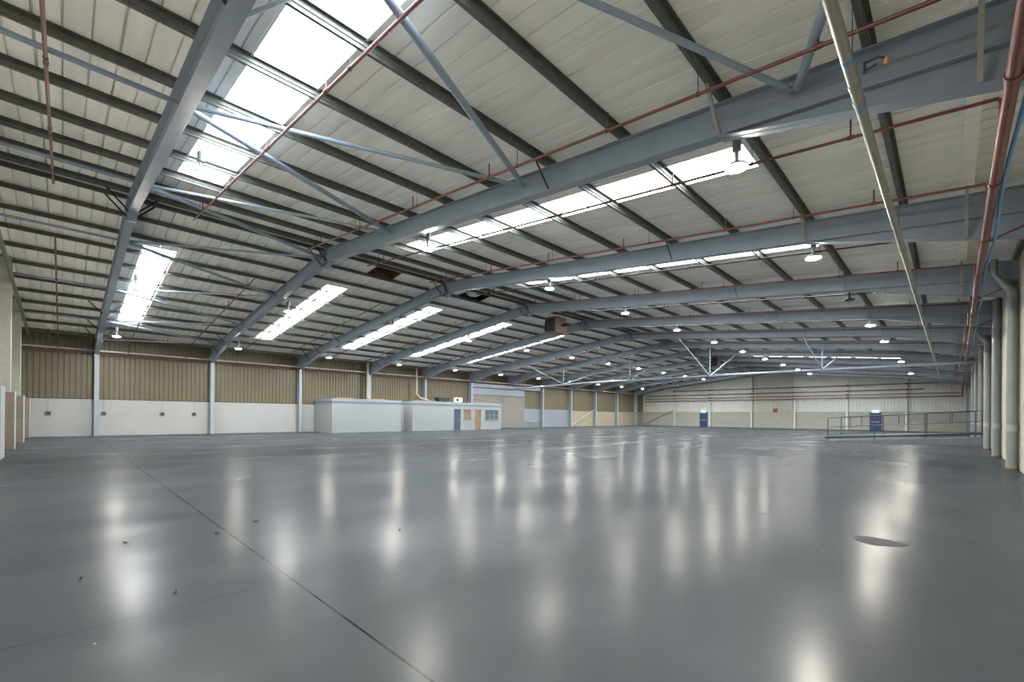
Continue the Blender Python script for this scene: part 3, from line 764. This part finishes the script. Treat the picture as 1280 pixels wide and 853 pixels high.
# ------------------------------------------------------------------ unit heaters and vents near the ridge
def heater(x,y,z,label):
    t=thing('unit_heater',label,'heater',(x,y,z),'ceiling heaters')
    w,d,h=1.15,.75,1.0
    m=MB(); m.box(-w/2,w/2,-d/2+.02,d/2,0,h); m.box(-w/2-.02,w/2+.02,-d/2,d/2+.02,h-.08,h); m.build('casing',M['brown'],t,bevel=.02)
    m=MB(); m.hexa([(-w/2-.28,-d/2+.05,.08),(-w/2,-d/2+.05,.05),(-w/2,d/2-.05,.05),(-w/2-.28,d/2-.05,.08)],[(-w/2-.22,-d/2+.05,h-.25),(-w/2,-d/2+.05,h-.12),(-w/2,d/2-.05,h-.12),(-w/2-.22,d/2-.05,h-.25)])
    lo=m.build('air_outlet',M['black'],t)
    m=MB()
    for i in range(5): m.box(-w/2-.30+i*.012,-w/2-.05,-d/2+.04,d/2-.04,.15+.12*i,.165+.12*i)
    m.build('louvre',M['galvd'],lo)
    t.rotation_euler=(0,0,math.pi/2)
    m=MB(); m.tube([(.1,-d/2,.5),(.1,-d/2-.35,.5)],.09,10); m.build('flue_stub',M['black'],t,smooth=True)
    for sx in (-1,1):
        for sy in (-1,1):
            xx=sx*w*.4; m=MB(); m.tube([(xx,sy*d*.35,h),(xx,sy*d*.35,rtop(x-sy*d*.35)-z+.02)],.01,6); m.build('hanger_rod',M['galvd'],t)
heater(-18.15,FY(3)+3.0,6.80,'brown box heater hung near ridge between fourth and fifth frames')
heater(-18.15,50.0,6.95,'far brown box heater hung near ridge beyond the tie')
for i,(a,b,p,q) in enumerate(VENTS):
    lab=['rusty square roof vent opening beside ridge in the second bay','dark roof vent with white dome beside ridge in the third bay','distant dark roof vent beside ridge near the far wall'][i]
    ca,cb=(a+b)/2,(p+q)/2
    t=thing('roof_vent',lab,'vent',(ca,cb,sheet(ca)),'roof vents beside the ridge')
    m=MB(); h=.7; w=.03
    x0,x1,y0,y1=a-ca,b-ca,p-cb,q-cb
    zz=lambda x:SL*x-.02
    for (u0,u1,v0,v1) in ((x0-w,x0,y0-w,y1+w),(x1,x1+w,y0-w,y1+w),(x0,x1,y0-w,y0),(x0,x1,y1,y1+w)):
        m.hexa([(u0,v0,zz(u0)),(u1,v0,zz(u1)),(u1,v1,zz(u1)),(u0,v1,zz(u0))],[(u0,v0,h),(u1,v0,h),(u1,v1,h),(u0,v1,h)])
    m.box(x0-w,x1+w,y0-w,y1+w,h,h+.03)
    m.build('upstand',M['rust'] if i==0 else M['black'],t)
    if i==1:
        m=MB(); m.lathe([(.05,.02),(.25,.05),(.40,.12),(.46,.22),(.46,.26)],n=18); m.build('dome',M['acwhite'],t,(.1,-.15,-.10),smooth=True)
        m=MB(); m.tube([(.1,-.15,.10),(.1,-.15,.71)],.03,8); m.build('fan_stem',M['galvd'],t)

# ------------------------------------------------------------------ small fittings on the left wall
for i,y in enumerate((-.60,1.80,4.70,6.46)):
    t=thing('socket_box',['grey socket box on white dado, left of the nearest frame','grey socket box on white dado just right of the nearest frame','grey socket box on white dado, third from the left','grey socket box on white dado, left of the second frame'][i],'socket box',(WL+.06,y,1.30),'socket boxes on the left wall')
    m=MB(); m.box(0,.09,-.12,.12,0,.20); m.build('box',M['galv'],t,bevel=.01)
    m=MB(); m.box(.09,.10,-.08,.08,.03,.16); m.build('face_plate',M['galvd'],t)
    m=MB(); m.tube([(.02,0,.2),(.02,0,.96)],.012,6); m.build('conduit',M['white'],t)
# short ceiling drops left slope: dangling rods
for i,(x,y) in enumerate(((-36.2,-.6),(-35.0,4.6))):
    m=MB(); m.tube([(x,y,rtop(x)+.02),(x,y,rtop(x)-.32)],.012,6); m.tube([(x,y,rtop(x)-.32),(x,y,rtop(x)-.40)],.03,8)
    tag(m.build('ceiling_sensor',M['galvd']),['small dark sensor hanging from left slope before the first frame','small dark sensor hanging from left slope between first and second frames'][i],'sensor','hanging sensors')

# ------------------------------------------------------------------ floor patch and dry leaves
m=MB(); n=36; r1=[]; r2=[]
for j in range(n):
    a=2*math.pi*j/n; r=.235*(1+.10*math.sin(3*a+.6)+.05*math.sin(7*a))
    r1.append((r*math.cos(a)*1.05,r*math.sin(a)*.9,.0005)); r2.append((r*.97*math.cos(a)*1.05,r*.97*math.sin(a)*.9,.004))
m.rings([r1,r2]); tag(m.build('floor_patch',M['patch'],None,(-.60,6.70,0)),'dark bare patch worn in the grey floor paint','patch')
LV=[(-6.54,1.81),(-6.21,1.30),(-4.84,2.94),(-5.3,.12),(-4.37,.64),(-6.43,.49)]
WH=['just beyond the dark joint','closest to the dark joint, further left','right of the light patch reflection, furthest right','far left of the floor','below the light joint','far left, in front of the long reflection']
for i,(x,y) in enumerate(LV):
    m=MB(); s=.026+.012*random.random()
    a=[]; b=[]
    for j in range(9):
        u=j/8; w=math.sin(math.pi*u)*.38*s+.001; z=.006+.018*(u-.5)**2*4+.004*math.sin(9*u)
        a.append((s*(u-.5)*2,-w,z+.012*math.sin(math.pi*u))); b.append((s*(u-.5)*2,w,z+.004))
    mid=[(p[0],0,.004+.002*abs(p[0])/s) for p in a]
    for j in range(8):
        m.add([a[j],a[j+1],mid[j+1],mid[j]],[(0,1,2,3)]); m.add([mid[j],mid[j+1],b[j+1],b[j]],[(0,1,2,3)])
    m.tube([(s,0,.006),(s*1.5,.01,.012)],.002,5)
    o=m.build('dry_leaf',M['leaf'],None,(x,y,0)); o.rotation_euler=(0,0,random.random()*6.28)
    md=o.modifiers.new('thickness','SOLIDIFY'); md.thickness=.0015
    tag(o,f'small curled brown leaf on the floor, {WH[i]}','leaf','dry leaves on the floor')
